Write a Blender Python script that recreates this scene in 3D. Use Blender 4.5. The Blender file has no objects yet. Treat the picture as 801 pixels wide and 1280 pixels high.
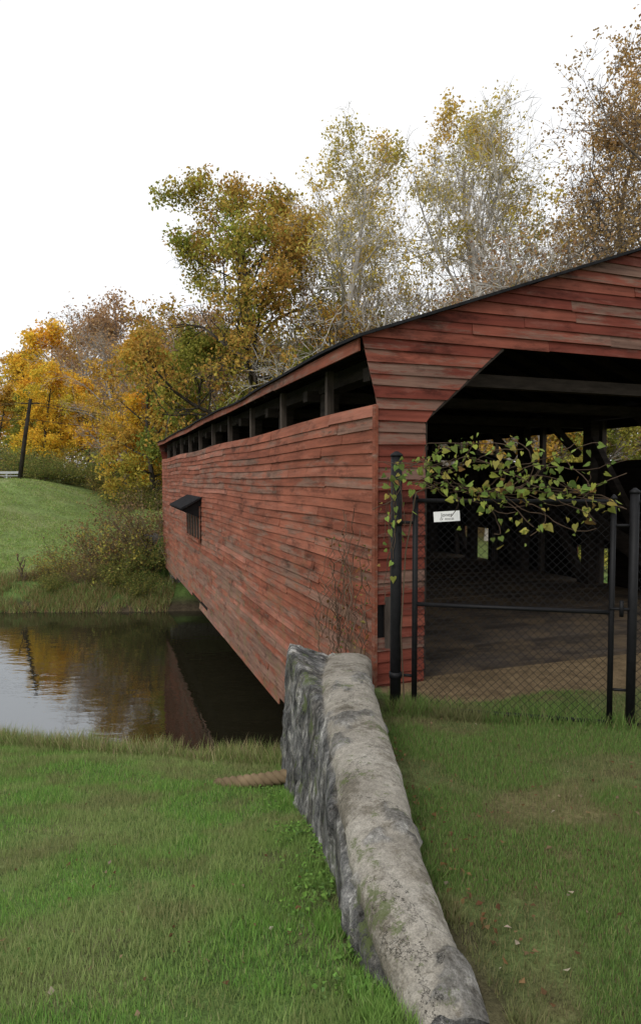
import bpy, math, random
import numpy as np
from mathutils import Vector, Euler, noise as mnoise
rng=np.random.default_rng(7); random.seed(7)
scene=bpy.context.scene
scene.view_settings.view_transform='Standard'
try: scene.view_settings.look='None'
except: pass
scene.view_settings.exposure=0
col=scene.collection

# ---------------------------------------------------------------- helpers
def link(ob,parent=None):
    col.objects.link(ob)
    if parent is not None: ob.parent=parent
    return ob
def empty(name,loc=(0,0,0),rz=0):
    e=bpy.data.objects.new(name,None); e.location=loc; e.rotation_euler=(0,0,rz); e.empty_display_size=.3
    col.objects.link(e); return e
class MB:
    def __init__(s): s.v=[];s.n=0;s.q=[];s.t=[];s.qm=[];s.tm=[];s.c=[]
    def add(s,v,q=None,t=None,c=(1,1,1),m=0):
        v=np.asarray(v,float).reshape(-1,3)
        s.v.append(v)
        c=np.asarray(c,float)
        if c.ndim==1: c=np.tile(c[:3],(len(v),1))
        s.c.append(c)
        if q is not None and len(q):
            q=np.asarray(q,int).reshape(-1,4)+s.n; s.q.append(q); s.qm.append(np.full(len(q),m))
        if t is not None and len(t):
            t=np.asarray(t,int).reshape(-1,3)+s.n; s.t.append(t); s.tm.append(np.full(len(t),m))
        s.n+=len(v)
    def mesh(s,name,mats,smooth=False):
        V=np.concatenate(s.v); C=np.concatenate(s.c)
        me=bpy.data.meshes.new(name)
        Q=np.concatenate(s.q) if s.q else np.zeros((0,4),int); T=np.concatenate(s.t) if s.t else np.zeros((0,3),int)
        M=np.concatenate((s.qm if s.q else [])+(s.tm if s.t else [])) 
        me.vertices.add(len(V)); me.vertices.foreach_set('co',V.astype(np.float32).ravel())
        L=np.concatenate([Q.ravel(),T.ravel()])
        me.loops.add(len(L)); me.loops.foreach_set('vertex_index',L.astype(np.int32))
        npoly=len(Q)+len(T); me.polygons.add(npoly)
        st=np.concatenate([np.arange(len(Q))*4,len(Q)*4+np.arange(len(T))*3])
        me.polygons.foreach_set('loop_start',st.astype(np.int32))
        try:
            me.polygons.foreach_set('loop_total',np.concatenate([np.full(len(Q),4),np.full(len(T),3)]).astype(np.int32))
        except Exception: pass
        me.polygons.foreach_set('material_index',M.astype(np.int32))
        me.polygons.foreach_set('use_smooth',np.full(npoly,bool(smooth)))
        me.update(calc_edges=True); me.validate()
        a=me.color_attributes.new('Col','FLOAT_COLOR','POINT')
        a.data.foreach_set('color',np.concatenate([C,np.ones((len(C),1))],1).astype(np.float32).ravel())
        for m in mats: me.materials.append(m)
        return me
    def obj(s,name,mats,parent=None,smooth=False):
        return link(bpy.data.objects.new(name,s.mesh(name,mats,smooth)),parent)
BOXQ=[[0,3,2,1],[4,5,6,7],[0,1,5,4],[1,2,6,5],[2,3,7,6],[3,0,4,7]]
def box(mb,x0,x1,y0,y1,z0,z1,c=(1,1,1),m=0,f=None):
    v=np.array([[x0,y0,z0],[x1,y0,z0],[x1,y1,z0],[x0,y1,z0],[x0,y0,z1],[x1,y0,z1],[x1,y1,z1],[x0,y1,z1]],float)
    if f is not None: v=f(v)
    mb.add(v,BOXQ,c=c,m=m)
def tube(mb,pts,rad,n=5,c=(1,1,1),m=0,capend=True):
    P=np.asarray(pts,float); k=len(P); R=np.broadcast_to(np.asarray(rad,float),(k,))
    T=np.gradient(P,axis=0); T/=np.linalg.norm(T,axis=1,keepdims=True)+1e-9
    ref=np.array([0,0,1.]) if abs(T[0,2])<.8 else np.array([1.,0,0])
    A=np.cross(T,ref); A/=np.linalg.norm(A,axis=1,keepdims=True)+1e-9
    B=np.cross(T,A)
    th=np.arange(n)*2*math.pi/n
    V=P[:,None,:]+R[:,None,None]*(np.cos(th)[None,:,None]*A[:,None,:]+np.sin(th)[None,:,None]*B[:,None,:])
    i=np.arange(k-1)[:,None]*n; j=np.arange(n)[None,:]; j2=(j+1)%n
    q=np.stack([i+j,i+j2,i+n+j2,i+n+j],-1).reshape(-1,4)
    V=V.reshape(-1,3); t=None
    if capend:
        V=np.vstack([V,P[0],P[-1]])
        jj=np.arange(n); t=np.vstack([np.stack([np.full(n,k*n),(jj+1)%n,jj],1),np.stack([np.full(n,k*n+1),(k-1)*n+jj,(k-1)*n+(jj+1)%n],1)])
    mb.add(V,q,t,c=c,m=m)
def beam(mb,a,b,w,h,c=(1,1,1),m=0,f=None):
    a=np.array(a,float);b=np.array(b,float);d=b-a;d/=np.linalg.norm(d)
    up=np.array([0,0,1.]) if abs(d[2])<.95 else np.array([0,1.,0])
    s=np.cross(d,up);s/=np.linalg.norm(s);u=np.cross(s,d)
    v=np.array([p+s*sx*w/2+u*sz*h/2 for p in (a,b) for sx,sz in ((-1,-1),(1,-1),(1,1),(-1,1))])
    if f is not None: v=f(v)
    mb.add(v,BOXQ,c=c,m=m)
def unit(v): return v/(np.linalg.norm(v,axis=-1,keepdims=True)+1e-9)
def leaves(mb,C,size,colr,m=1,asp=.6,r=rng,flat=0.):
    n=len(C)
    if n==0: return
    A=unit(r.normal(size=(n,3))); 
    B=r.normal(size=(n,3)); 
    if flat: A[:,2]*=1-flat; B[:,2]*=1-flat; A=unit(A)
    B=unit(B-(A*B).sum(1,keepdims=True)*A)
    s=(size*r.uniform(.6,1.3,n))[:,None]*.5
    fold=np.cross(A,B)*s*.35
    V=np.stack([C-A*s,C+B*s*asp+fold,C+A*s,C-B*s*asp+fold],1).reshape(-1,3)
    i=np.arange(n)[:,None]*4
    mb.add(V,i+np.array([[0,1,2,3]]),c=np.repeat(colr,4,0),m=m)
def hsh(ix,iy,s):
    v=np.sin(ix*127.1+iy*311.7+s*74.7)*43758.5453
    return v-np.floor(v)
def vnoise(x,y,s=0):
    x=np.asarray(x,float);y=np.asarray(y,float)
    ix=np.floor(x);iy=np.floor(y);fx=x-ix;fy=y-iy
    fx=fx*fx*(3-2*fx);fy=fy*fy*(3-2*fy)
    return (hsh(ix,iy,s)*(1-fx)+hsh(ix+1,iy,s)*fx)*(1-fy)+(hsh(ix,iy+1,s)*(1-fx)+hsh(ix+1,iy+1,s)*fx)*fy
def fbm(x,y,s=0,o=4):
    t=0;a=.5
    for k in range(o): t=t+a*vnoise(x*2**k,y*2**k,s+k*3.1);a*=.5
    return t/(1-.5**o)
def ss(a,b,x):
    t=np.clip((np.asarray(x,float)-a)/(b-a),0,1);return t*t*(3-2*t)

# ---------------------------------------------------------------- materials
def newmat(name):
    m=bpy.data.materials.new(name);m.use_nodes=True
    nt=m.node_tree;nt.nodes.clear();out=nt.nodes.new('ShaderNodeOutputMaterial')
    return m,nt,out
def N(nt,t,**k):
    n=nt.nodes.new(t)
    for a,b in k.items(): setattr(n,a,b)
    return n
def noise(nt,vec,scale,detail=5,rough=.6,mapscale=None):
    detail=min(detail,6)
    if mapscale is not None:
        mp=N(nt,'ShaderNodeMapping');mp.inputs['Scale'].default_value=mapscale
        nt.links.new(vec,mp.inputs['Vector']);vec=mp.outputs[0]
    n=N(nt,'ShaderNodeTexNoise');n.inputs['Scale'].default_value=scale;n.inputs['Detail'].default_value=detail;n.inputs['Roughness'].default_value=rough
    nt.links.new(vec,n.inputs['Vector']);return n.outputs['Fac']
def ramp(nt,fac,stops):
    r=N(nt,'ShaderNodeValToRGB');e=r.color_ramp.elements
    while len(e)<len(stops): e.new(.5)
    for i,(p,c) in enumerate(stops):
        e[i].position=p; e[i].color=(*c,1) if hasattr(c,'__len__') else (c,c,c,1)
    nt.links.new(fac,r.inputs[0]);return r.outputs[0]
def mix(nt,fac,a,b,mode='MIX'):
    m=N(nt,'ShaderNodeMix',data_type='RGBA',blend_type=mode)
    for sock,v in ((m.inputs[0],fac),(m.inputs[6],a),(m.inputs[7],b)):
        if isinstance(v,(int,float)): sock.default_value=v
        elif isinstance(v,tuple): sock.default_value=(*v,1)
        else: nt.links.new(v,sock)
    return m.outputs[2]
def math_(nt,op,a,b):
    m=N(nt,'ShaderNodeMath',operation=op)
    for s,v in zip(m.inputs,(a,b)):
        if isinstance(v,(int,float)): s.default_value=v
        else: nt.links.new(v,s)
    return m.outputs[0]
def finish(nt,out,color,rough=.9,bump=None,bs=.3,bd=.02,spec=.2,metal=0):
    p=N(nt,'ShaderNodeBsdfPrincipled');p.inputs['Roughness'].default_value=rough
    p.inputs['Specular IOR Level'].default_value=spec;p.inputs['Metallic'].default_value=metal
    if isinstance(color,tuple): p.inputs['Base Color'].default_value=(*color,1)
    else: nt.links.new(color,p.inputs['Base Color'])
    if bump is not None:
        b=N(nt,'ShaderNodeBump');b.inputs['Strength'].default_value=bs;b.inputs['Distance'].default_value=bd
        nt.links.new(bump,b.inputs['Height']);nt.links.new(b.outputs[0],p.inputs['Normal'])
    nt.links.new(p.outputs[0],out.inputs[0]);return p
def attr(nt,name='Col'):
    a=N(nt,'ShaderNodeAttribute');a.attribute_name=name;return a.outputs['Color']
def objc(nt): return N(nt,'ShaderNodeTexCoord').outputs['Object']
def simple(name,c,rough=.8,sc=8,var=.35,spec=.2,bs=.2):
    m,nt,out=newmat(name);o=objc(nt);f=noise(nt,o,sc)
    c2=tuple(x*(1-var) for x in c);c3=tuple(min(1,x*(1+var)) for x in c)
    finish(nt,out,ramp(nt,f,[(.3,c2),(.7,c3)]),rough,f,bs,.01,spec);return m
def leafmat(name,trans=.35):
    m,nt,out=newmat(name);c=attr(nt)
    d=N(nt,'ShaderNodeBsdfDiffuse');nt.links.new(c,d.inputs[0])
    t=N(nt,'ShaderNodeBsdfTranslucent');mx=N(nt,'ShaderNodeMixShader');mx.inputs[0].default_value=trans
    nt.links.new(c,t.inputs[0]);nt.links.new(d.outputs[0],mx.inputs[1]);nt.links.new(t.outputs[0],mx.inputs[2])
    nt.links.new(mx.outputs[0],out.inputs[0]);return m
M_leaf=leafmat('leaf',.4); M_grass=leafmat('grass_blade',.3)
def barkmat():
    m,nt,out=newmat('bark');o=objc(nt);f=noise(nt,o,3,2,.7,(1,1,.4))
    c=mix(nt,1.0,attr(nt),ramp(nt,f,[(.35,.55),(.65,1.25)]),'MULTIPLY')
    d=N(nt,'ShaderNodeBsdfDiffuse');nt.links.new(c,d.inputs[0]);nt.links.new(d.outputs[0],out.inputs[0]);return m
M_bark=barkmat()
def siding(name,stretch,side):
    m,nt,out=newmat(name);o=objc(nt);a=attr(nt)
    sep=N(nt,'ShaderNodeSeparateColor');nt.links.new(a,sep.inputs[0])
    grain=noise(nt,o,16,6,.7,stretch)
    big=noise(nt,o,.9,4,.6)
    med=noise(nt,o,7,6,.75,tuple(min(1,s*2.5) for s in stretch))
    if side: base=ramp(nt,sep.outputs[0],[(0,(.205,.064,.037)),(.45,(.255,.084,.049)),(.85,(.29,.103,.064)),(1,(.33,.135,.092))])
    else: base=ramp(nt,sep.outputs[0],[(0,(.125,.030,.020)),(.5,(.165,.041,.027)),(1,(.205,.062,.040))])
    base=mix(nt,1.0,base,ramp(nt,grain,[(.3,.62),(.7,1.30)]),'MULTIPLY')
    base=mix(nt,1.0,base,ramp(nt,big,[(.3,.75),(.7,1.18)]),'MULTIPLY')
    xyz=N(nt,'ShaderNodeSeparateXYZ');nt.links.new(o,xyz.inputs[0])
    mr=N(nt,'ShaderNodeMapRange');mr.inputs[1].default_value=1.9;mr.inputs[2].default_value=-1.5;mr.inputs[3].default_value=0;mr.inputs[4].default_value=.15
    nt.links.new(xyz.outputs[2],mr.inputs[0])
    w=math_(nt,'ADD',med,math_(nt,'ADD',mr.outputs[0] if side else 0.0,math_(nt,'MULTIPLY',sep.outputs[1],.21)))
    wm=ramp(nt,w,[(.65,0),(.76,1)])
    wm=math_(nt,'MULTIPLY',wm,.62)
    wood=ramp(nt,grain,[(.3,(.09,.065,.05)),(.6,(.20,.155,.12)),(.8,(.28,.235,.19))])
    c=mix(nt,wm,base,wood)
    # pale bloom of faded paint
    c=mix(nt,math_(nt,'MULTIPLY',ramp(nt,noise(nt,o,5,6,.8,tuple(min(1,s*4) for s in stretch)),[(.54,0),(.66,1)]),.35),c,(.33,.17,.125) if side else (.24,.11,.085))
    st=noise(nt,o,3.5,6,.75,tuple(min(1,s*5) for s in stretch))
    c=mix(nt,1.0,c,ramp(nt,st,[(.35,.45),(.47,1.0)]),'MULTIPLY')
    if side:
        gm=math_(nt,'MULTIPLY',ramp(nt,noise(nt,o,2.5,6,.8),[(.51,0),(.61,1)]),math_(nt,'MULTIPLY',mr.outputs[0],4.5))
        c=mix(nt,gm,c,(.15,.125,.06))
    finish(nt,out,c,.85,grain,.3,.006,.15);return m
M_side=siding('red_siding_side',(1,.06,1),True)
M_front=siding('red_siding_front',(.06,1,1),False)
def woodmat(name,c,stretch):
    m,nt,out=newmat(name);o=objc(nt);f=noise(nt,o,12,5,.65,stretch)
    finish(nt,out,ramp(nt,f,[(.3,tuple(x*.5 for x in c)),(.7,tuple(x*1.4 for x in c))]),.9,f,.3,.01,.1);return m
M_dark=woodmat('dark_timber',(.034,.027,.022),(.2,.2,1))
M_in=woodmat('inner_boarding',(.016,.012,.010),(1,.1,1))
M_post=woodmat('grey_timber',(.075,.06,.05),(1,1,.15))
def deckmat():
    m,nt,out=newmat('deck_plank');o=objc(nt);a=attr(nt)
    f=noise(nt,o,12,5,.65,(.15,1,1));g=noise(nt,o,1.3,5,.7)
    c=mix(nt,1.0,a,ramp(nt,f,[(.3,.5),(.7,1.3)]),'MULTIPLY')
    c=mix(nt,ramp(nt,g,[(.45,0),(.6,.75)]),c,(.11,.08,.05))
    finish(nt,out,c,.95,f,.3,.01,.05);return m
M_deck=deckmat()
M_roof=simple('roof_shingle',(.02,.02,.022),.95,12,spec=.05)
M_black=simple('black_paint_and_opening_shade',(.008,.008,.009),.55,20,.3,.2,.05)  # black metalwork; also colours panels painting the shade inside openings
M_white=simple('white_paint',(.75,.75,.74),.5,6,.05)
M_metal=simple('galvanised',(.45,.46,.47),.45,6,.1,.5)
def stonewall():
    m,nt,out=newmat('rendered_stone');o=objc(nt);a=attr(nt)
    sep=N(nt,'ShaderNodeSeparateColor');nt.links.new(a,sep.inputs[0])
    n1=noise(nt,o,2.2,6,.7);n2=noise(nt,o,26,6,.75);n3=noise(nt,o,120,2,.7);n4=noise(nt,o,1.9,6,.8)
    cap=ramp(nt,n1,[(.3,(.22,.20,.165)),(.5,(.31,.285,.24)),(.7,(.40,.375,.325))])
    face=ramp(nt,noise(nt,o,4.5,6,.8),[(.36,(.045,.045,.045)),(.46,(.12,.12,.118)),(.55,(.21,.205,.195)),(.64,(.45,.44,.41))])
    face=mix(nt,1.0,face,ramp(nt,noise(nt,o,5,6,.8,(1,1,.3)),[(.38,.4),(.56,1.2)]),'MULTIPLY')
    c=mix(nt,sep.outputs[0],face,cap)
    c=mix(nt,1.0,c,ramp(nt,n2,[(.35,.70),(.6,1.08)]),'MULTIPLY')
    c=mix(nt,1.0,c,ramp(nt,n3,[(.38,.78),(.58,1.08)]),'MULTIPLY')
    c=mix(nt,ramp(nt,n4,[(.50,0),(.58,.8)]),c,mix(nt,1.0,c,(.48,.46,.42),'MULTIPLY'))
    c=mix(nt,ramp(nt,noise(nt,o,7,6,.8),[(.58,0),(.64,.7)]),c,mix(nt,1.0,c,(.5,.47,.42),'MULTIPLY'))
    v=N(nt,'ShaderNodeTexVoronoi',feature='DISTANCE_TO_EDGE');v.inputs['Scale'].default_value=1.7
    wn=N(nt,'ShaderNodeTexNoise');wn.inputs['Scale'].default_value=4;wn.inputs['Detail'].default_value=6;wn.inputs['Roughness'].default_value=.7;nt.links.new(o,wn.inputs['Vector'])
    va=N(nt,'ShaderNodeVectorMath',operation='MULTIPLY_ADD');nt.links.new(wn.outputs['Color'],va.inputs[0]);va.inputs[1].default_value=(.7,.7,.7);nt.links.new(o,va.inputs[2]);nt.links.new(va.outputs[0],v.inputs['Vector'])
    crk=ramp(nt,v.outputs['Distance'],[(.0,.10),(.011,1.0)])
    cm=ramp(nt,noise(nt,o,1.3,3,.5),[(.44,0),(.50,1)])
    c=mix(nt,cm,c,mix(nt,1.0,c,crk,'MULTIPLY'))
    c=mix(nt,ramp(nt,noise(nt,o,3.4,6,.85),[(.56,0),(.61,.7)]),c,(.085,.11,.035))
    h=math_(nt,'ADD',n2,math_(nt,'MULTIPLY',n3,.5))
    finish(nt,out,c,.95,h,.6,.016,.12);return m
M_wall=stonewall()
def abut():
    m,nt,out=newmat('abutment_stone');o=objc(nt)
    mp=N(nt,'ShaderNodeMapping');mp.inputs['Scale'].default_value=(1,1,1.8);nt.links.new(o,mp.inputs[0])
    e=N(nt,'ShaderNodeTexVoronoi',feature='DISTANCE_TO_EDGE');e.inputs['Scale'].default_value=2.2;nt.links.new(mp.outputs[0],e.inputs['Vector'])
    n=noise(nt,o,8,6,.7)
    c=mix(nt,1.0,ramp(nt,n,[(.3,(.09,.085,.075)),(.7,(.24,.23,.21))]),ramp(nt,e.outputs['Distance'],[(0,.35),(.05,1.)]),'MULTIPLY')
    finish(nt,out,c,.9,e.outputs['Distance'],.6,.05);return m
M_abut=abut()
def groundmat():
    m,nt,out=newmat('ground_soil_grass');o=objc(nt);a=attr(nt)
    n1=noise(nt,o,.8,4,.6);n2=noise(nt,o,5,6,.8);n3=noise(nt,o,60,3,.8)
    c=mix(nt,1.0,a,ramp(nt,n1,[(.3,.78),(.7,1.2)]),'MULTIPLY')
    c=mix(nt,1.0,c,ramp(nt,n2,[(.35,.6),(.65,1.35)]),'MULTIPLY')
    c=mix(nt,1.0,c,ramp(nt,n3,[(.3,.55),(.7,1.4)]),'MULTIPLY')
    finish(nt,out,c,.95,math_(nt,'ADD',n2,n3),.6,.04,.1);return m
M_ground=groundmat()
def watermat():
    m,nt,out=newmat('river_water');o=objc(nt)
    n1=noise(nt,o,1.3,3,.5,(1,2.0,1));n2=noise(nt,o,8,2,.5,(1,1.6,1))
    h=math_(nt,'ADD',n1,math_(nt,'MULTIPLY',n2,.12))
    b=N(nt,'ShaderNodeBump');b.inputs['Strength'].default_value=.15;b.inputs['Distance'].default_value=.035;nt.links.new(h,b.inputs['Height'])
    d=N(nt,'ShaderNodeBsdfDiffuse');d.inputs[0].default_value=(.018,.016,.009,1)
    g=N(nt,'ShaderNodeBsdfGlossy');g.inputs['Roughness'].default_value=.02;g.inputs[0].default_value=(.92,.96,1,1)
    f=N(nt,'ShaderNodeFresnel');f.inputs[0].default_value=3.0
    mx=N(nt,'ShaderNodeMixShader')
    nt.links.new(b.outputs[0],g.inputs['Normal'])
    nt.links.new(f.outputs[0],mx.inputs[0]);nt.links.new(d.outputs[0],mx.inputs[1]);nt.links.new(g.outputs[0],mx.inputs[2]);nt.links.new(mx.outputs[0],out.inputs[0]);return m
M_water=watermat()

# ---------------------------------------------------------------- terrain
CA,SA=1/1.0595,.35/1.0595          # bridge axes
BX,BY=.63,7.2
def to_local(X,Y):
    dx,dy=X-BX,Y-BY
    return dx*CA+dy*SA, -dx*SA+dy*CA
WY=[1.9,2.12,2.5,3,4,5,6,6.7,7.2,7.25,40]
WXc=[.51,.46,.38,.315,.295,.265,.27,.33,.55,.80,.80-.35*32.75]
def bound(Y): return np.interp(Y,WY,WXc)
def wsh(Y): return np.interp(Y,[2,2.5,3.8,5.1,6.6],[.15,.18,.24,.42,.72])
WATER=-3.2
def height(X,Y):
    X=np.asarray(X,float);Y=np.asarray(Y,float)
    lx,ly=to_local(X,Y)
    base=1.03-.285*Y
    left=np.where(base>.40,.40+.2*(1-np.exp(-(base-.40)/.2)),base)
    left=left+.04*(fbm(X*.9,Y*.9,3)-.5)*2
    Yc=8.1+.44*np.clip(-X-.5,0,10)+.35*(fbm(X*.7,X*0+2,5)-.5)*2
    left=np.where(Y>Yc,left-.6*(Y-Yc),left)
    right=np.clip(.68-.115*Y,-.02,.7)+.02*(fbm(X*1.2,Y*1.2,9)-.5)*2*ss(6.9,6.2,Y)
    right=np.where(ly>1.8,right-1.5*(ly-1.8),right)
    right=np.where((lx>8.6)&(ly>-1),right-.35*(lx-8.6),right)
    b=bound(Y);w=ss(-.10,.10,X-b)
    near=np.maximum(left*(1-w)+right*w,-4.3)
    d=Y-27+.5*(fbm(X*.35,X*0,11)-.5)*2
    bank=np.where(d<2,-3.2+.5*d,-2.2+0*d)
    hl=-2.2+.225*np.clip(d-2,0,21)
    hr=-2.2+.06*np.clip(d-2,0,35)+.012*np.clip(d-37,0,400)
    wl=ss(-11.5,-25,X+ .05*(Y-40))
    hl=hl+.004*np.clip(d-23,0,300)
    up=hr*(1-wl)+hl*wl
    wa=ss(-1.5,.2,lx)*ss(9.5,8,lx)*ss(23.6,24.3,ly)
    up=up*(1-wa)+(.1)*wa
    far=np.where(d<2,np.where(wa>0,np.maximum(bank,bank*(1-wa)+.1*wa),bank),up+.16*(fbm(X*.5,Y*.5,13)-.5)*2)
    far=np.maximum(far,-4.3)
    return np.where(Y>19,far,near)
def axis(segs):
    r=[]
    for a,b,s in segs: r.append(np.arange(a,b,s))
    r.append([segs[-1][1]]);return np.concatenate(r)
xs=axis([(-600,-100,50),(-100,-30,5),(-30,-12,.6),(-12,-1.,.2),(-1.,1.2,.05),(1.2,5,.15),(5,12,.6),(12,60,4),(60,600,45)])
ys=axis([(-100,-8,8),(-8,0,1),(0,9.5,.1),(9.5,14,.2),(14,24,.8),(24,32,.25),(32,60,.6),(60,130,3),(130,800,45)])
XX,YY=np.meshgrid(xs,ys);ZZ=height(XX,YY)
def gcolor(X,Y,Z):
    n=fbm(X*.8,Y*.8,21);n2=fbm(X*3,Y*3,31)
    c=np.stack([.09+.03*n,.15+.035*n,.04+.01*n],-1)
    def m(c,w,k): return c*(1-w[...,None])+np.array(k)*w[...,None]
    b=bound(Y);isr=ss(-.05,.05,X-b)*(Y<19)
    c=m(c,isr*.5,(.11,.12,.05))
    c=m(c,isr*ss(.5,.62,n2*.5+n*.5)*.7,(.15,.11,.06))
    c=m(c,(1-isr)*ss(.52,.64,n2)*.5*(Y<19),(.17,.14,.08))
    lx,ly=to_local(X,Y)
    c=m(c,isr*ss(-1.25,-.8,ly+.25*(n2-.5))*(lx>.0),(.175,.125,.07))
    dw=np.abs(X-b)
    c=m(c,ss(.36,.2,dw+.25*(n2-.5))*(Y<6.8)*.8,(.085,.065,.04))
    c=m(c,ss(-1.9,-2.6,Z)*(Y<19),(.07,.06,.035))
    c=m(c,ss(-2.6,-3.0,Z)*(Y>19),(.07,.055,.035))
    c=m(c,(Y>30)*.7+0*X,(.20,.26,.09))
    c=m(c,(Y>30)*ss(.45,.65,fbm(X*.35,Y*.35,35))*.4,(.25,.25,.12))
    fw=np.maximum(ss(52,62,Y+ .6*(X+14)*(X>-14))*ss(-16,-10,X),ss(95,110,Y))
    c=m(c,fw*.8,(.2,.11,.05))
    return c
mb=MB();ny,nx=XX.shape
idx=np.arange(ny*nx).reshape(ny,nx)
q=np.stack([idx[:-1,:-1],idx[:-1,1:],idx[1:,1:],idx[1:,:-1]],-1).reshape(-1,4)
V=np.stack([XX,YY,ZZ],-1).reshape(-1,3)
mb.add(V,q,c=gcolor(XX,YY,ZZ).reshape(-1,3))
mb.obj('ground',[M_ground],smooth=True)
mb=MB();mb.add([[-90,8,WATER],[90,8,WATER],[90,28.6,WATER],[-90,28.6,WATER]],[[0,1,2,3]]);mb.obj('river_water',[M_water])

# ---------------------------------------------------------------- grass
def blades(n,xr,yr,hmin,hmax,wd,cfun,keep=None,lean=.6,scm=9):
    Y=np.exp(rng.uniform(np.log(yr[0]),np.log(yr[1]),n));X=rng.uniform(xr[0],xr[1],n)*1.0
    k=(np.abs(X/Y)<.78)
    if keep is not None: k&=keep(X,Y)
    X=X[k];Y=Y[k];n=len(X);Z=height(X,Y)
    sc=np.minimum(.75+.09*Y,scm)
    h=rng.uniform(hmin,hmax,n)*sc*(.5+1.0*fbm(X*2.4,Y*2.4,41));w=wd*sc*rng.uniform(.7,1.3,n)
    a=rng.uniform(0,2*math.pi,n);l=rng.uniform(.1,lean,n)*h;a2=rng.uniform(0,2*math.pi,n)
    dx=np.cos(a)*w/2;dy=np.sin(a)*w/2
    P0=np.stack([X-dx,Y-dy,Z-.004],1);P1=np.stack([X+dx,Y+dy,Z-.004],1)
    P2=np.stack([X+np.cos(a2)*l,Y+np.sin(a2)*l,Z+h],1)
    V=np.stack([P0,P1,P2],1).reshape(-1,3);C=cfun(X,Y,n)
    return V,np.arange(n*3).reshape(-1,3),np.repeat(C,3,0)
def pal(cols,n,jit=.25,p=None,r=rng):
    c=np.array(cols)[r.choice(len(cols),n,p=p)]
    return c*r.uniform(1-jit,1+jit,(n,1))*r.uniform(.93,1.07,(n,3))
def cl(X,Y,n):
    c=pal([(.20,.36,.085),(.26,.41,.10),(.15,.30,.07),(.36,.38,.18)],n,.3,[.40,.28,.22,.10])
    w=ss(.44,.64,fbm(X*1.1,Y*1.1,51))[:,None]*.6
    c=c*(1-w)+w*np.array((.36,.38,.17))*rng.uniform(.7,1.2,(n,1))
    w=ss(.54,.66,fbm(X*2.6,Y*2.6,53))[:,None]*.4
    c=c*(1-w)+w*np.array((.28,.22,.13))*rng.uniform(.7,1.2,(n,1))
    b=bound(Y);w=(ss(.9,.4,b-X)*ss(.3,.6,fbm(X*3,Y*3,57)))[:,None]*.6;c=c*(1-w)+w*np.array((.17,.34,.06))*rng.uniform(.7,1.2,(n,1))
    return c
def cr(X,Y,n):
    c=pal([(.135,.225,.06),(.18,.27,.075),(.24,.24,.11),(.20,.15,.085)],n,.3,[.50,.32,.11,.07])
    w=ss(.48,.64,fbm(X*1.5,Y*1.5,61))[:,None]*.6
    return c*(1-w)+w*np.array((.24,.20,.11))*rng.uniform(.6,1.2,(n,1))
mb=MB()
def kl(X,Y):
    b=bound(Y);Yc=8.4+.44*np.clip(-X-.5,0,10)
    return (X<b-wsh(Y))&(Y<Yc)&(rng.uniform(size=len(X))<.25+.9*fbm(X*2.5,Y*2.5,71))
def kr(X,Y):
    b=bound(Y);lx,ly=to_local(X,Y)
    return (X>b+.21)&(ly<-.95+.2*vnoise(X*4,Y*4))&(rng.uniform(size=len(X))<.3+.8*ss(.66,.45,fbm(X*1.5,Y*1.5,61))*(.4+fbm(X*3,Y*3,73)))
for a in (blades(560000,(-8,.5),(1.5,12.5),.022,.05,.0055,cl,kl),blades(360000,(.4,5),(1.7,7),.016,.042,.0055,cr,kr)):
    mb.add(a[0],t=a[1],c=a[2])
def kf(X,Y):
    Yc=8.2+.44*np.clip(-X-.5,0,10);return (Y>Yc-.7)&(Y<Yc+.9)&(X<-.3)&(rng.uniform(size=len(X))<1.6*ss(.42,.62,fbm(X*1.8,Y*1.8,77)))
def cf(X,Y,n): return pal([(.27,.32,.12),(.38,.33,.18),(.2,.26,.08)],n,.3)
a=blades(120000,(-9,-.3),(7,14),.05,.17,.007,cf,kf,.9);mb.add(a[0],t=a[1],c=a[2])
def kw(X,Y):
    d=bound(Y)-X;sh=wsh(Y);return (d>sh-.04)&(d<sh+.14)&(fbm(X*0+1,Y*3,79)>.45)
a=blades(60000,(-.8,.5),(2,6.8),.03,.08,.006,cl,kw,.9);mb.add(a[0],t=a[1],c=a[2])
def kwr(X,Y):
    d=X-bound(Y);return (d>.19)&(d<.3)&(fbm(X*0+1,Y*3,89)>.45)
a=blades(36000,(.4,1.0),(2,6.4),.03,.08,.006,cr,kwr,.9);mb.add(a[0],t=a[1],c=a[2])
def kg(X,Y):
    fy=6.42-.236*(X-.76);return (np.abs(Y-fy)<.16)&(X>.7)&(rng.uniform(size=len(X))<ss(2.2,.9,X)*.8+.12)
a=blades(90000,(.6,4),(5.5,6.9),.05,.15,.007,cr,kg,.8);mb.add(a[0],t=a[1],c=a[2])
def kb(X,Y): return (height(X,Y)>-3.22)&(Y<30+2*fbm(X*.4,Y*.4,81))&(rng.uniform(size=len(X))<.1+ss(.4,.6,fbm(X*.9,Y*.9,83)))
def cb(X,Y,n): return pal([(.22,.28,.09),(.32,.27,.13),(.17,.23,.07),(.26,.17,.08)],n,.35)
a=blades(90000,(-24,-6.5),(25.5,33),.06,.2,.016,cb,kb,.9,1.7);mb.add(a[0],t=a[1],c=a[2])
def kh(X,Y): return (rng.uniform(size=len(X))<.2+ss(.35,.65,fbm(X*.6,Y*.6,87)))
def ch(X,Y,n): return pal([(.26,.38,.10),(.32,.40,.13),(.38,.38,.17),(.22,.33,.08)],n,.25)
a=blades(110000,(-32,-6.5),(30,56),.05,.11,.035,ch,kh,1.2,1.2);mb.add(a[0],t=a[1],c=a[2])
mb.obj('grass',[M_grass])

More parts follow.
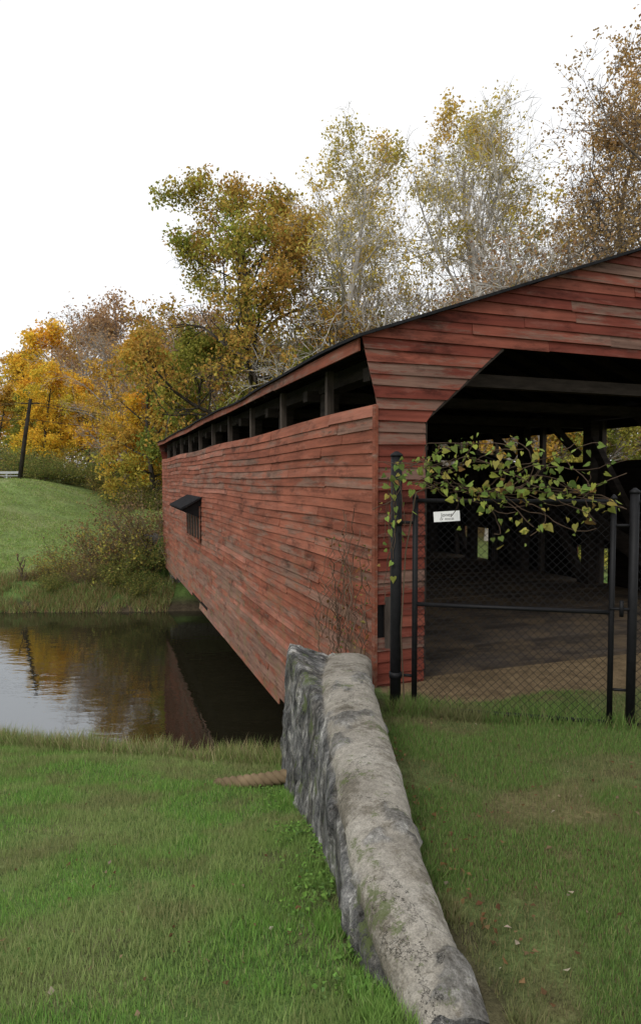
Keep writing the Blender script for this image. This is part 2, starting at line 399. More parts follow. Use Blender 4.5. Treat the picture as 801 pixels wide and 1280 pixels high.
mb=MB()
n=2000
Y=rng.uniform(2.3,6.5,n);b=bound(Y);X=b-wsh(Y)-np.abs(rng.normal(0,.13,n))
k=fbm(X*4,Y*2.2,91)>.5;X=X[k];Y=Y[k];C=np.stack([X,Y,height(X,Y)+rng.uniform(.01,.05,len(X))],1)
leaves(mb,C,.025,pal([(.15,.27,.06),(.18,.31,.07),(.12,.2,.06)],len(C)),0,.9,flat=.6)
mb.obj('clover_weeds',[M_grass])
mb=MB();n=1100
Y=np.exp(rng.uniform(np.log(1.9),np.log(9),n));X=rng.uniform(-.75,.6,n)*Y
k=((X<bound(Y)-.3)&(rng.uniform(size=n)<.22))|((X>bound(Y)+.28)&(Y<6.3)&(rng.uniform(size=n)<.2+.9*ss(.45,.65,fbm(X*1.5,Y*1.5,61))));X=X[k];Y=Y[k]
C=np.stack([X,Y,height(X,Y)+.024],1)
leaves(mb,C,.030,pal([(.2,.11,.06),(.14,.08,.045),(.24,.16,.09),(.30,.22,.14),(.4,.33,.25)],len(C),p=[.3,.25,.2,.15,.1]),0,.7,flat=.5)
n=80;Y=rng.uniform(2.2,5.5,n);X=bound(Y)+.28+np.abs(rng.normal(0,.12,n));C=np.stack([X,Y,height(X,Y)+.02],1)
leaves(mb,C,.032,pal([(.2,.1,.05),(.14,.07,.04),(.24,.15,.07)],n),0,.7,flat=.6)
mb.obj('fallen_leaves',[M_leaf])

# ---------------------------------------------------------------- retaining wall
SY=[2.12,2.5,3,4,5,5.6,6.2,6.7,7.0]
cx=[.46,.38,.315,.295,.265,.25,.26,.30,.33]
cw=[.28,.32,.36,.42,.45,.46,.47,.48,.48]
zt=[.46,.54,.57,.58,.56,.53,.48,.43,.41]
xb=[.28,.19,.11,.03,-.14,-.24,-.35,-.42,-.44]
xsn=[.31,.215,.13,.065,.0,-.08,-.22,-.33,-.34]
zsn=[.35,.42,.46,.46,.45,.47,.51,.53,.52]
nl=300;npf=72;mb=MB();VV=[];CC=[]
for i in range(nl):
    y=2.12+(7.0-2.12)*i/(nl-1);g=lambda a:float(np.interp(y,SY,a))
    c,w,z=g(cx),g(cw),g(zt)
    zl=float(height(g(xb)-.05,y));zr=float(height(c+w/2+.1,y))
    lk=.11-.05*float(ss(5.2,6.4,y))
    prof=[(g(xb)-.03,zl-.5),(g(xb),zl),(g(xsn)-.02,g(zsn)-.04),(g(xsn)+.02,g(zsn))]
    if y>5.2: prof+=[(c-w/2-.03,max(z-.06,g(zsn)-.12))]
    cap0=len(prof)
    for t in np.linspace(0,math.pi,15):
        lo=z-(lk if t<math.pi/2 else .13)
        prof.append((c-w/2*np.sign(math.cos(t))*abs(math.cos(t))**.85,lo+(z-lo)*math.sin(t)**.85))
    prof+= [(c+w/2+.01,zr-.05),(c+w/2+.02,zr-.5)]
    P=np.array(prof);d=np.r_[0,np.cumsum(np.hypot(*np.diff(P,axis=0).T))]
    u=np.linspace(0,d[-1],npf);px=np.interp(u,d,P[:,0]);pz=np.interp(u,d,P[:,1])
    capm=ss(d[cap0]-.03,d[cap0]+.02,u+.03*mnoise.noise(Vector((0,y*6,0))))
    VV.append(np.stack([px,np.full(npf,y),pz],1));CC.append(np.stack([capm]*3,1))
VV=np.array(VV);CC=np.array(CC)
du=np.gradient(VV,axis=1);dv=np.gradient(VV,axis=0);NN=unit(np.cross(dv,du))
for i in range(nl):
    for j in range(npf):
        p=VV[i,j];v=Vector(p)
        a=mnoise.noise(v*1.6)*.015+mnoise.noise(v*6)*.006+mnoise.noise(v*17)*.004+mnoise.noise(v*40)*.002
        if CC[i,j,0]<.5: a=a*1.4+ .014*mnoise.noise(Vector((p[0]*6,p[1]*6,p[2]*9)))
        ch_=mnoise.noise(v*2.6+Vector((5,2,9)))+.45*mnoise.noise(v*11)
        th_=.44-.12*max(0,min(1,(3.6-p[1])/1.2))
        if ch_>th_: a-=.024*min(1,(ch_-th_)*16); CC[i,j]*= .3
        if i<10: VV[i,j,1]+=.05*mnoise.noise(v*14)
        VV[i,j]=VV[i,j]+NN[i,j]*a
idx=np.arange(nl*npf).reshape(nl,npf)
q=np.stack([idx[:-1,:-1],idx[:-1,1:],idx[1:,1:],idx[1:,:-1]],-1).reshape(-1,4)
mb.add(VV.reshape(-1,3),q,c=CC.reshape(-1,3))
for r in (0,nl-1):
    c0=VV[r].mean(0);vv=np.vstack([VV[r],c0]);jj=np.arange(npf-1)
    mb.add(vv,t=np.stack([jj,jj+1,np.full(npf-1,npf)],1),c=np.vstack([CC[r],CC[r][:1]])*0)
mb.obj('stone_retaining_wall',[M_wall],smooth=True)

mb=MB()
for k in range(3):
    t=np.linspace(0,1,22);base=np.stack([-1.10+.80*t,6.55-.3*t,0*t],1)
    base[:,2]=height(base[:,0],base[:,1])-.01+.15*t
    ph=k*2.09+t*22
    base+=np.stack([0*t,.035*np.cos(ph),.035*np.sin(ph)],1)
    tube(mb,base,.042,7,c=(.19,.14,.085))
o_=mb.obj('straw_rope',[M_bark],smooth=True)

# ---------------------------------------------------------------- covered bridge
BR=empty('covered_bridge',(BX,BY,0),math.atan(.35))
W=7.96;L=24.4;SL=.356
def warp(v):
    v=np.array(v,float);v[:,2]+=.0085*np.clip(v[:,1],0,30)*np.clip(v[:,2],0,5)/3.2
    v[:,2]+=.02*np.sin(v[:,1]*.8)*np.clip(v[:,2]+2,0,3)/3*(v[:,1]>.5)
    return v
def roofz(x): return 3.9+SL*(min(x,W-x)+.19)
def fboard(mb,xb0,xb1,xt0,xt1,z0,z1,yf=0,c=(.5,.5,.5)):
    j=lambda s:random.uniform(-s,s)
    o0=.034+j(.007);o1=.010
    a,b=j(.009),j(.009)
    v=[[xb0,yf-o0,z0+a],[xb1,yf-o0+j(.008),z0+b],[xb1,yf-o0+.022,z0+b],[xb0,yf-o0+.022,z0+a],
       [xt0,yf-o1,z1+.012],[xt1,yf-o1,z1+.012],[xt1,yf,z1+.012],[xt0,yf,z1+.012]]
    mb.add(v,BOXQ,c=c)
def rc(): return (random.random(),random.random()*.8 if random.random()<.82 else random.uniform(.8,1.35),random.random())
mb=MB();EX=.13
def xl(z):
    if z<=3.16: return 0.
    if z<=3.9: return -.19*(z-3.16)/.74
    return (z-3.9)/SL-.19
def xo(z):
    if z<=3.02: return .60
    return .60+(1.64-.60)*(z-3.02)/(3.9-3.02)
for i in range(-12,45):
    z0=i*EX;z1=z0+EX
    if z0>=5.36: break
    z1c=min(z1,5.375)
    if z1<=3.9+1e-6:
        segs=[(xl(z0),xo(z0),xl(z1),xo(z1)),(W-xo(z0),W-xl(z0),W-xo(z1),W-xl(z1))]
        if z1<-.11: segs=[(0,W,0,W)]
        for s in segs: 
            if abs(z0-.65)<.2 and s[0]<.3: s=(s[0]+.26,s[1],s[2]+.26,s[3])
            fboard(mb,*s,z0,z1,c=rc())
    else:
        a0,a1=xl(z0),xl(z1c)
        cuts=[]
        xx=a0+random.uniform(.9,3.0)
        while xx<W-a0-.6: cuts.append(xx);xx+=random.uniform(1.5,3.4)
        cuts=[c for c in cuts if a1+.1<c<W-a1-.1]
        e0=[a0]+cuts+[W-a0];e1=[a1]+cuts+[W-a1]
        for k in range(len(e0)-1):
            cc=rc()
            if random.random()<.1: cc=(cc[0],1.5,0)
            fboard(mb,e0[k]+.002,e0[k+1]-.003,e1[k]+.002,e1[k+1]-.003,z0,z1c,c=cc)
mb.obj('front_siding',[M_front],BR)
mb=MB()
ztop=3.16;nc=35;ex=(ztop+1.56)/nc
for i in range(nc):
    z0=-1.56+i*ex;z1=z0+ex
    y=.0;sg=random.uniform(1,4.5)
    while y<L:
        y2=min(L,y+sg);sg=random.choice([3.0,3.6,4.2,4.9])
        if L-y2<.5: y2=L
        j=lambda s:random.uniform(-s,s)
        o0=.036+j(.009);a,b=j(.013),j(.013);g=.004
        ns=max(2,int((y2-y)/1.2));ysn=np.linspace(y+g,y2-g,ns+1)
        cc=rc()
        if not (z0<-1.3 and random.random()<.15):
            rows=[]
            for k,yy in enumerate(ysn):
                f=k/ns;dz=a*(1-f)+b*f+j(.005);oo=o0+j(.004)
                rows+= [[-oo,yy,z0+dz],[-oo+.022,yy,z0+dz],[0,yy,z1+.014],[-.010,yy,z1+.014]]
            v=warp(rows);qq=[]
            for k in range(ns):
                p=k*4
                for e in range(4): qq.append([p+e,p+(e+1)%4,p+4+(e+1)%4,p+4+e])
            qq+=[[3,2,1,0],[ns*4,ns*4+1,ns*4+2,ns*4+3]]
            mb.add(v,qq,c=cc)
        y=y2
mb.obj('side_siding',[M_side],BR)
mb=MB()
box(mb,-.042,-.004,-.045,.03,-1.5,3.16,c=(.0,.5,0))
y=-.0
for k in range(7):
    y2=min(L,y+3.6);box(mb,-.212,-.19,y+.03,y2+.027,3.76+random.uniform(-.01,.01),3.895,c=(random.random()*.2,.7,0),f=warp);y=y2
mb.obj('corner_trim',[M_side],BR)
mb=MB()
for sx in (0,1):
    f=(lambda x:x) if sx==0 else (lambda x:W-x)
    beam(mb,(f(.61),.02,.02),(f(.61),.02,3.02),.03,.07,c=(.0,.2,0))
    beam(mb,(f(.61),.02,3.02),(f(1.64),.02,3.89),.07,.03,c=(.0,.2,0))
mb.obj('portal_trim',[M_dark],BR)
mb=MB()
wins=[(2.6,3.3,.5,1.1),(4.9,5.9,.0,.8),(9.6,10.9,.0,.9),(14.5,15.5,.2,1.)]
def rwall(y0,y1,z0,z1):
    n=max(1,int((z1-z0)/.16))
    for k in range(n):
        a=z0+(z1-z0)*k/n;b=z0+(z1-z0)*(k+1)/n
        v=[[W+.036,y0,a],[W+.036,y1,a],[W+.012,y1,a],[W+.012,y0,a],[W+.014,y0,b+.01],[W+.014,y1,b+.01],[W+.002,y1,b+.01],[W+.002,y0,b+.01]]
        mb.add(warp(v),BOXQ,c=rc())
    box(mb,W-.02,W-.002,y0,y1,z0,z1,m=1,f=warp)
yy=0
for (a,b,c0,c1) in wins:
    rwall(yy,a,-1.56,2.75);rwall(a,b,-1.56,c0);rwall(a,b,c1,2.75);yy=b
rwall(yy,L,-1.56,2.75);rwall(0,L,3.46,3.9)
mb.obj('right_siding',[M_side,M_in],BR)
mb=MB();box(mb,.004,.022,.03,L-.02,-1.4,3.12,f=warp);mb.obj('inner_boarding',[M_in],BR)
mb=MB();y0,y1=-.13,L+.2
def slab(xa,za,xb_,zb,th):
    ysn=np.linspace(y0,y1,40);rows=[]
    for k,y in enumerate(ysn):
        s=.012*math.sin(y*1.7)+.01*math.sin(y*.6)
        rows+=[[xa,y,za+s],[xb_,y,zb+s],[xb_,y,zb+th+s],[xa,y,za+th+s]]
    v=warp(rows);qq=[]
    for k in range(39):
        p=k*4
        for e in range(4): qq.append([p+e,p+4+e,p+4+(e+1)%4,p+(e+1)%4])
    qq+=[[0,1,2,3],[159,158,157,156]]
    mb.add(v,qq)
slab(-.26,3.905-SL*.07,W/2,roofz(W/2)+.005,.035)
slab(W/2,roofz(W/2)+.005,W+.26,3.905-SL*.07,.035)
mb.obj('shingle_roof',[M_roof],BR)
mb=MB()
for i in range(-12,45):
    z0=i*EX;z1=min(z0+EX,5.375)
    if z0>=5.36: break
    def put(a0,a1,b0,b1):
        v=[[a0,L+.03,z0],[a1,L+.03,z0],[a1,L+.01,z0],[a0,L+.01,z0],[b0,L+.012,z1+.01],[b1,L+.012,z1+.01],[b1,L,z1+.01],[b0,L,z1+.01]]
        mb.add(warp(v),BOXQ,c=rc())
    if z0+EX<=3.9+1e-6:
        if z1<.02: put(0,W,0,W)
        else: put(xl(z0),xo(z0),xl(z1),xo(z1));put(W-xo(z0),W-xl(z0),W-xo(z1),W-xl(z1))
    else: put(xl(z0),W-xl(z0),xl(z1),W-xl(z1))
mb.obj('rear_siding',[M_front],BR)
mb=MB()
for xt in (.42,W-.42):
    ysn=np.linspace(.3,L-.3,11)
    for k,y in enumerate(ysn):
        beam(mb,(xt,y,-1.2),(xt,y,3.72),.22,.24,f=warp)
        if k<len(ysn)-1:
            y2=ysn[k+1]
            if k<5: beam(mb,(xt,y,-.2),(xt,y2,3.3),.16,.18,f=warp)
            else: beam(mb,(xt,y,3.3),(xt,y2,-.2),.16,.18,f=warp)
    box(mb,xt-.14,xt+.14,.1,L-.1,3.62,3.84,f=warp);box(mb,xt-.14,xt+.14,.1,L-.1,-1.3,-1.0,f=warp)
    t=np.linspace(0,1,25)
    for s in (-.2,.2):
        for a,b in zip(t[:-1],t[1:]):
            za=-1.0+4.1*4*a*(1-a);zb=-1.0+4.1*4*b*(1-b)
            beam(mb,(xt+s,.4+a*(L-.8),za),(xt+s,.4+b*(L-.8),zb),.14,.32,f=warp)
for y in np.linspace(.3,L-.3,11):
    box(mb,.1,W-.1,y+.13,y+.33,3.50,3.66,f=warp)
    beam(mb,(.55,y+.23,2.9),(1.3,y+.23,3.55),.12,.14,f=warp);beam(mb,(W-.55,y+.23,2.9),(W-1.3,y+.23,3.55),.12,.14,f=warp)
    box(mb,.1,W-.1,y-.12,y+.12,-.45,-.13,f=warp)
for y in np.arange(.15,L,.75):
    beam(mb,(-.12,y,3.84),(W/2,y,roofz(W/2)-.12),.08,.14,f=warp);beam(mb,(W+.12,y,3.84),(W/2,y,roofz(W/2)-.12),.08,.14,f=warp)
mb.obj('burr_arch_truss',[M_dark],BR)
mb=MB()
for y in np.arange(1.7,L-.3,2.3):
    box(mb,.03,.12,y,y+.10,3.0,3.78,f=warp)
for y in np.arange(.9,L,2.05): box(mb,W-.15,W-.03,y,y+.12,-1.4,3.85,f=warp)
mb.obj('eave_studs',[M_post],BR)
mb=MB()
for k in range(int((L-.2)/.24)):
    y=.12+k*.24;z=.02+random.uniform(-.004,.004);kk=random.uniform(.75,1.2)
    box(mb,.15,W-.15,y,y+.232,z-.12,z,f=warp,c=(.062*kk,.05*kk,.04*kk))
mb.obj('plank_deck',[M_deck],BR)
mb=MB();ya,yb=12.6,15.4
v=warp([[-.02,ya-.15,1.78],[-.62,ya-.15,1.46],[-.62,yb+.15,1.46],[-.02,yb+.15,1.78],[-.02,ya-.15,1.83],[-.64,ya-.15,1.51],[-.64,yb+.15,1.51],[-.02,yb+.15,1.83]])
mb.add(v,BOXQ,m=0)
box(mb,-.055,-.04,ya,yb,.55,1.6,m=1,f=warp)  # black sheet painting the shade of the window opening behind the bars
for y in (ya,yb): 
    v=warp([[-.04,y-.02,1.2],[-.04,y+.02,1.2],[-.06,y+.02,1.2],[-.06,y-.02,1.2],[-.04,y-.02,1.75],[-.04,y+.02,1.75],[-.6,y+.02,1.44],[-.6,y-.02,1.44]]);mb.add(v,BOXQ,m=1,c=(.4,.5,.5))
for y in np.linspace(ya,yb,6): box(mb,-.09,-.06,y-.025,y+.025,.5,1.55,m=2,c=(.2,.9,.4),f=warp)
box(mb,-.12,-.06,ya-.06,yb+.06,.48,.56,m=2,c=(.2,.4,.4),f=warp)
mb.obj('side_window_hood',[M_roof,M_black,M_side],BR)
mb=MB();box(mb,.10,.20,-.03,-.01,.4,1.0,c=(.5,.5,.5));box(mb,.0,.10,.02,.04,.4,1.,m=1);box(mb,.20,.30,.02,.04,.4,1.,m=1)  # grey board; black panels either side paint the shade in the gap
mb.obj('patch_board_and_gap_shade',[M_post,M_black],BR)
def rough_block(mb,x0,x1,y0,y1,z0,z1,s=.35):
    nx_=max(2,int((x1-x0)/s));ny_=max(2,int((y1-y0)/s));nz_=max(2,int((z1-z0)/s))
    def grid(o,u,v,nu,nv):
        U,Vv=np.meshgrid(np.linspace(0,1,nu+1),np.linspace(0,1,nv+1));P=np.array(o)+U[...,None]*np.array(u)+Vv[...,None]*np.array(v)
        P=P.reshape(-1,3);P+=np.array([[mnoise.noise(Vector(p*1.7+k*9)) for k in range(3)] for p in P])*.07
        i=np.arange((nu+1)*(nv+1)).reshape(nv+1,nu+1);q=np.stack([i[:-1,:-1],i[:-1,1:],i[1:,1:],i[1:,:-1]],-1).reshape(-1,4);mb.add(P,q)
    dx,dy,dz=x1-x0,y1-y0,z1-z0
    grid((x0,y0,z0),(dx,0,0),(0,0,dz),nx_,nz_);grid((x1,y1,z0),(-dx,0,0),(0,0,dz),nx_,nz_)
    grid((x0,y1,z0),(0,-dy,0),(0,0,dz),ny_,nz_);grid((x1,y0,z0),(0,dy,0),(0,0,dz),ny_,nz_)
    grid((x0,y0,z1),(dx,0,0),(0,dy,0),nx_,ny_)
mb=MB();rough_block(mb,.3,W-.3,.25,2.4,-4.4,-1.45);rough_block(mb,.9,W-.9,.15,2.0,-1.5,-.16)
rough_block(mb,.2,W-.2,22.9,25,-4.4,-1.5);rough_block(mb,-.9,.2,24.2,26,-4.2,-.2,.25)
mb.obj('stone_abutment',[M_abut],BR)
mb=MB()
for k in range(44):
    y=random.uniform(.05,1.7);z=random.uniform(-.2,.7);pts=[]
    a=random.uniform(-.8,.8)
    for s in range(15):
        pts.append([-.06-random.uniform(0,.05)-(.06 if random.random()<.2 else 0),y,z]);y+=math.sin(a)*.09;z+=math.cos(a)*.11;a+=random.uniform(-.55,.55);a*=.9
        y=max(-.02,y)
    tube(mb,pts[:random.randint(6,15)],.005,4,c=(.13,.09,.065))
leaves(mb,np.stack([rng.uniform(-.12,-.06,110),rng.uniform(0,1.5,110),rng.uniform(.0,1.7,110)],1),.06,pal([(.2,.1,.04),(.25,.2,.07),(.12,.14,.04)],110),1)
mb.obj('bare_creeper',[M_bark,M_leaf],BR)

# ---------------------------------------------------------------- fence
F0=np.array([.76,6.42]);F1=np.array([3.9,5.68]);FD=(F1-F0)/np.linalg.norm(F1-F0)
def fp(d,z,off=0): 
    p=F0+FD*d;return np.array([p[0]-FD[1]*off,p[1]+FD[0]*off,z])
FE=empty('chain_link_fence')
mb=MB()
def post(d,z0,z1,r,off=0,n=14):
    tube(mb,[fp(d,z0,off),fp(d,(z0+z1)/2,off),fp(d,z1,off)],r,n)
    tube(mb,[fp(d,z1,off),fp(d,z1+.02,off),fp(d,z1+.05,off)],[r*1.15,r*1.1,r*.3],n)
post(0,-.2,2.56,.056);post(.19,.0,2.14,.028);post(2.02,.0,2.14,.026);post(2.2,-.2,2.2,.042);post(3.2,-.2,2.2,.042)
for z in (2.12,1.08,.03): tube(mb,[fp(.19,z),fp(2.02,z)],.021,10)
for z in (2.12,.03): tube(mb,[fp(2.2,z),fp(3.2,z)],.02,10)
for z in (1.9,.35):
    tube(mb,[fp(0,z-.03),fp(0,z+.03)],.064,14);tube(mb,[fp(.02,z),fp(.19,z)],.016,8)
    tube(mb,[fp(2.02,z),fp(2.2,z)],.014,8)
tube(mb,[fp(2.0,1.12,-.02),fp(2.22,1.12,-.02)],.014,8);tube(mb,[fp(2.1,1.05,-.03),fp(2.1,1.2,-.03)],.02,8)
mb.obj('posts_and_rails',[M_black],FE,smooth=True)
mb=MB();r=.0020
def mesh_panel(d0,d1,z0,z1,step=.078):
    w=d1-d0;h=z1-z0;c=-h
    while c<w:
        for sgn in (1,-1):
            a=max(0,c);b=min(w,c+h)
            if b-a<.02: continue
            za,zb=(a-c),(b-c)
            if sgn<0: za,zb=h-za,h-zb
            tube(mb,[fp(d0+a,z0+za,.012+sgn*.002),fp(d0+b,z0+zb,.012+sgn*.002)],r,4,capend=False)
        c+=step
mesh_panel(.19,2.02,.04,2.12);mesh_panel(2.2,3.2,.04,2.12)
mb.obj('wire_mesh',[M_black],FE)
SG=empty('fence_sign')
mb=MB();c=fp(.50,1.97,-.09);ang=math.atan2(FD[1],FD[0])
box(mb,-.125,.125,-.003,.003,-.05,.05);o=mb.obj('plate',[M_white],SG)
for i,(tx,sz,zz) in enumerate((('Jones',.05,.0),('OF  FENCES',.026,-.035))):
    cu=bpy.data.curves.new('lettering','FONT');cu.body=tx;cu.size=sz;cu.align_x='CENTER';cu.extrude=.0005
    t=bpy.data.objects.new('lettering',cu);t.rotation_euler=(math.pi/2,0,0);t.location=(0,-.0045,zz);t.parent=SG;cu.materials.append(M_black);col.objects.link(t)
SG.location=(c[0],c[1],c[2]);SG.rotation_euler=(0,math.radians(-4),ang)

mb=MB();lc=[]
starts=[(-.1,2.5),(.05,2.45),(.3,2.35),(.9,2.2),(1.3,2.2),(.6,2.2),(1.5,2.3),(.1,2.3),(.9,2.4)]
for k in range(36):
    d,z=random.choice(starts);d+=random.uniform(-.1,.3);a=random.uniform(-.7,.6);off=-random.uniform(.0,.15);pts=[]
    for s in range(random.randint(7,17)):
        pts.append(fp(d,z,off));d+=.085*math.cos(a);z+=.06*math.sin(a);a+=random.uniform(-.55,.55);off+=random.uniform(-.03,.03);off=min(.03,max(-.35,off))
        z=min(z,2.68);z=max(z,1.80)
        if d>2.15 or d<-.25: break
        if random.random()<.7:
            w=math.exp(-((d-.95)/.5)**2)
            for _ in range(1+(random.random()<w*.7)): lc.append((pts[-1]+np.array([random.gauss(0,.05),random.uniform(-.1,.04),random.gauss(-.02,.06)])))
    if len(pts)>2: tube(mb,pts,.0038,4,c=(.10,.07,.05))
for k in range(7):
    d=random.uniform(-.08,.12);z=2.35;pts=[]
    for s in range(random.randint(5,15)):
        pts.append(fp(d,z,-.07));z-=.09;d+=random.uniform(-.03,.03)
        if random.random()<.35: lc.append(pts[-1]+np.array([random.gauss(0,.05),-.03,random.gauss(0,.03)]))
    tube(mb,pts,.003,4,c=(.09,.065,.045))
tube(mb,[fp(.1,.0,-.05),fp(.06,.8,-.06),fp(.1,1.6,-.05),fp(.2,2.2,-.05),fp(.5,2.32,-.06)],.008,5,c=(.09,.065,.045))
hp=np.array([[0,-.1,0],[.28,-.28,.05],[.5,-.1,.1],[.46,.25,.08],[.22,.62,.03],[0,1,-.05],[-.22,.62,.03],[-.46,.25,.08],[-.5,-.1,.1],[-.28,-.28,.05],[0,.3,-.03]])
ht=[[10,i,(i+1)%10] for i in range(10)]
for _c in lc:
    s=random.choice([.03,.042,.055,.07])*random.uniform(.85,1.15)
    if abs(_c[0]-SG.location[0])<.17 and abs(_c[2]-SG.location[2]-.02)<.11: continue
    e=Euler((random.gauss(math.radians(-105),.7),random.gauss(0,.7),random.gauss(0,1.1))).to_matrix()
    R=np.array(e);cc=pal([(.22,.29,.07),(.32,.35,.08),(.13,.19,.05),(.38,.33,.09),(.22,.13,.05)],1,.3,[.33,.24,.20,.15,.08])[0]
    mb.add((hp*s)@R.T+_c,t=ht,c=cc,m=1)
mb.obj('climbing_vine',[M_bark,M_leaf])

# ---------------------------------------------------------------- trees
def tree_mesh(name,seed,H,R,tr,barkc,lcols,nleaf,lsize,lo=.25,ang=(35,65),lv=(15,6,6,3),spread=.45,droop=.0,trunk_frac=.85,up=.25,leaf_keep=1.,round_=.45,wob=.15,twig=1.,clump=0.):
    r=np.random.default_rng(seed);mb=MB();tips=[]
    def grow(p,d,length,rad,nseg,wb,upb):
        P=[p];D=d.copy()
        for i in range(nseg):
            D=unit(D+r.normal(0,wb,3)+np.array([0,0,upb]));P.append(P[-1]+D*length/nseg)
        return np.array(P)
    trunk=grow(np.zeros(3),np.array([r.normal(0,.05),r.normal(0,.05),1.]),H*trunk_frac,tr,9,wob*.6,.12)
    rad=tr*np.linspace(1,.18,10)**.9;rad[0]*=1.35
    tube(mb,trunk,rad,9,c=barkc,capend=False)
    def at(P,t):
        k=t*(len(P)-1);i=min(int(k),len(P)-2);f=k-i;return P[i]*(1-f)+P[i+1]*f,unit(P[i+1]-P[i])
    def side_dir(d,a,az):
        ref=np.array([0,0,1.]) if abs(d[2])<.9 else np.array([1.,0,0]);u=unit(np.cross(d,ref));w=np.cross(d,u)
        return unit(d*math.cos(a)+(u*math.cos(az)+w*math.sin(az))*math.sin(a))
    az=r.uniform(0,6.28)
    for i in range(lv[0]):
        t=lo+(1-lo)*(i+r.uniform(0,.8))/lv[0];t=min(t,.99)
        p,d=at(trunk,t);az+=2.4+r.normal(0,.3)
        tt=(t-lo)/(1-lo);a=math.radians(ang[1]*(1-tt)+ang[0]*tt)
        ln=R*((1-round_*1.2)+round_*1.2*math.sin(math.pi*min(1,tt*.8+.22)))*r.uniform(.72,1.15)
        r1=max(.035,tr*(1-t)*.5+.035)
        B1=grow(p,side_dir(np.array([0,0,1.]),a,az),ln,r1,6,wob,up*.25)
        tube(mb,B1,np.linspace(r1,r1*.25,7),5,c=barkc,capend=False)
        ccl=r.random()
        for j in range(lv[1]):
            t2=.25+.75*(j+r.uniform(0,.9))/lv[1];t2=min(t2,1);p2,d2=at(B1,t2)
            l2=ln*.5*(1.15-.6*t2)*r.uniform(.7,1.2);r2=max(.014,r1*.42*(1.1-.6*t2))
            B2=grow(p2,side_dir(d2,math.radians(r.uniform(28,65)),r.uniform(0,6.28)),l2,r2,4,wob*1.2,up*.3-droop)
            tube(mb,B2,np.linspace(r2,r2*.35,5),4,c=barkc,capend=False)
            cc2=ccl*.6+.4*r.random();kb_=r.random()<leaf_keep
            for k in range(lv[2]):
                t3=.2+.8*(k+r.uniform(0,.9))/lv[2];t3=min(t3,1);p3,d3=at(B2,t3)
                l3=l2*.55*r.uniform(.6,1.2);r3=max(.008,r2*.5)
                B3=grow(p3,side_dir(d3,math.radians(r.uniform(25,70)),r.uniform(0,6.28)),l3,r3,3,wob*1.4,up*.3-droop)
                tube(mb,B3,np.linspace(r3,r3*.5,4),3,c=barkc,capend=False)
                if kb_: tips.append((B3[1],cc2));tips.append((B3[2],cc2));tips.append((B3[3],cc2))
                for q_ in range(lv[3]):
                    p4,d4=at(B3,r.uniform(.2,1));B4=grow(p4,side_dir(d4,math.radians(r.uniform(20,60)),r.uniform(0,6.28)),l3*.6,.006,2,.2,.05)
                    tube(mb,B4,np.array([.011,.009,.006])*twig,3,c=barkc,capend=False)
                    if kb_: tips.append((B4[2],cc2))
    T=np.array([t[0] for t in tips]);cv=np.array([t[1] for t in tips])
    wts=r.random(len(T))**(1+clump);i=r.choice(len(T),nleaf,p=wts/wts.sum())
    C=T[i]+r.normal(0,spread,(nleaf,3))*np.array([1,1,.7])
    pos=np.clip(cv[i]+r.normal(0,.13,nleaf)+.25*(C[:,2]/H-.6),0,.999)*(len(lcols)-1)
    lcs=np.array(lcols);a=np.floor(pos).astype(int);f=(pos-a)[:,None];cc=lcs[a]*(1-f)+lcs[np.minimum(a+1,len(lcs)-1)]*f
    cc=cc*r.uniform(.6,1.35,(nleaf,1))
    leaves(mb,C,lsize,cc,1,.65,r=r)
    return mb.mesh(name,[M_bark,M_leaf])
def place(name,me,X,Y,rz=0,s=1,sz=None,parent=None):
    o=bpy.data.objects.new(name,me);z=float(height(X,Y))-.2;o.location=(X,Y,z);o.rotation_euler=(0,0,rz);o.scale=(s,s,sz or s);link(o,parent);return o
OL=[(.22,.28,.06),(.34,.35,.07),(.42,.36,.075),(.50,.33,.08),(.52,.28,.075),(.30,.31,.06)]
YE=[(.42,.42,.07),(.70,.54,.07),(.82,.51,.06),(.70,.37,.06)]
RD=[(.36,.27,.15),(.42,.27,.14),(.38,.23,.13),(.48,.32,.14)]
GR=[(.20,.25,.06),(.31,.34,.07),(.48,.40,.09)]
SY_=[(.40,.38,.10),(.60,.48,.12),(.62,.42,.11)]
BRN=[(.38,.27,.13),(.50,.33,.12),(.44,.26,.11)]
dk=(.07,.06,.05);gy=(.24,.21,.19);pale=(.50,.47,.43)
oak=tree_mesh('oak_tree',13,25.5,8.6,.5,dk,OL,34000,.25,.22,(38,82),(22,8,6,2),.34,trunk_frac=.82,round_=.42,up=.15,leaf_keep=.78,wob=.18,clump=1.)
syc1=tree_mesh('sycamore_tree',21,29,9.5,.42,pale,SY_,9500,.21,.2,(25,66),(19,8,6,3),.26,up=.35,leaf_keep=.45,wob=.2,twig=1.3,clump=2)
syc2=tree_mesh('sycamore_tree_b',24,29,9.2,.40,pale,SY_,7500,.21,.18,(25,64),(19,8,6,3),.26,up=.35,leaf_keep=.4,wob=.2,twig=1.3,clump=2)
brn=tree_mesh('ash_tree',31,33,9.0,.38,(.15,.125,.10),BRN,15000,.2,.2,(22,62),(22,8,6,3),.28,up=.35,leaf_keep=.6,wob=.18,twig=1.2,clump=1.2)
g1=tree_mesh('forest_tree_yellow',41,18,6.4,.3,dk,YE,14000,.34,.12,(30,80),(15,6,5,0),.42,clump=.9,leaf_keep=.85)
g2=tree_mesh('forest_tree_red',42,19,6.0,.28,gy,RD,7500,.28,.15,(25,70),(15,7,5,1),.42,clump=.8,leaf_keep=.75)
g3=tree_mesh('forest_tree_green',43,17,6.4,.3,dk,GR,14000,.32,.1,(30,80),(15,6,5,0),.42,clump=.9,leaf_keep=.85)
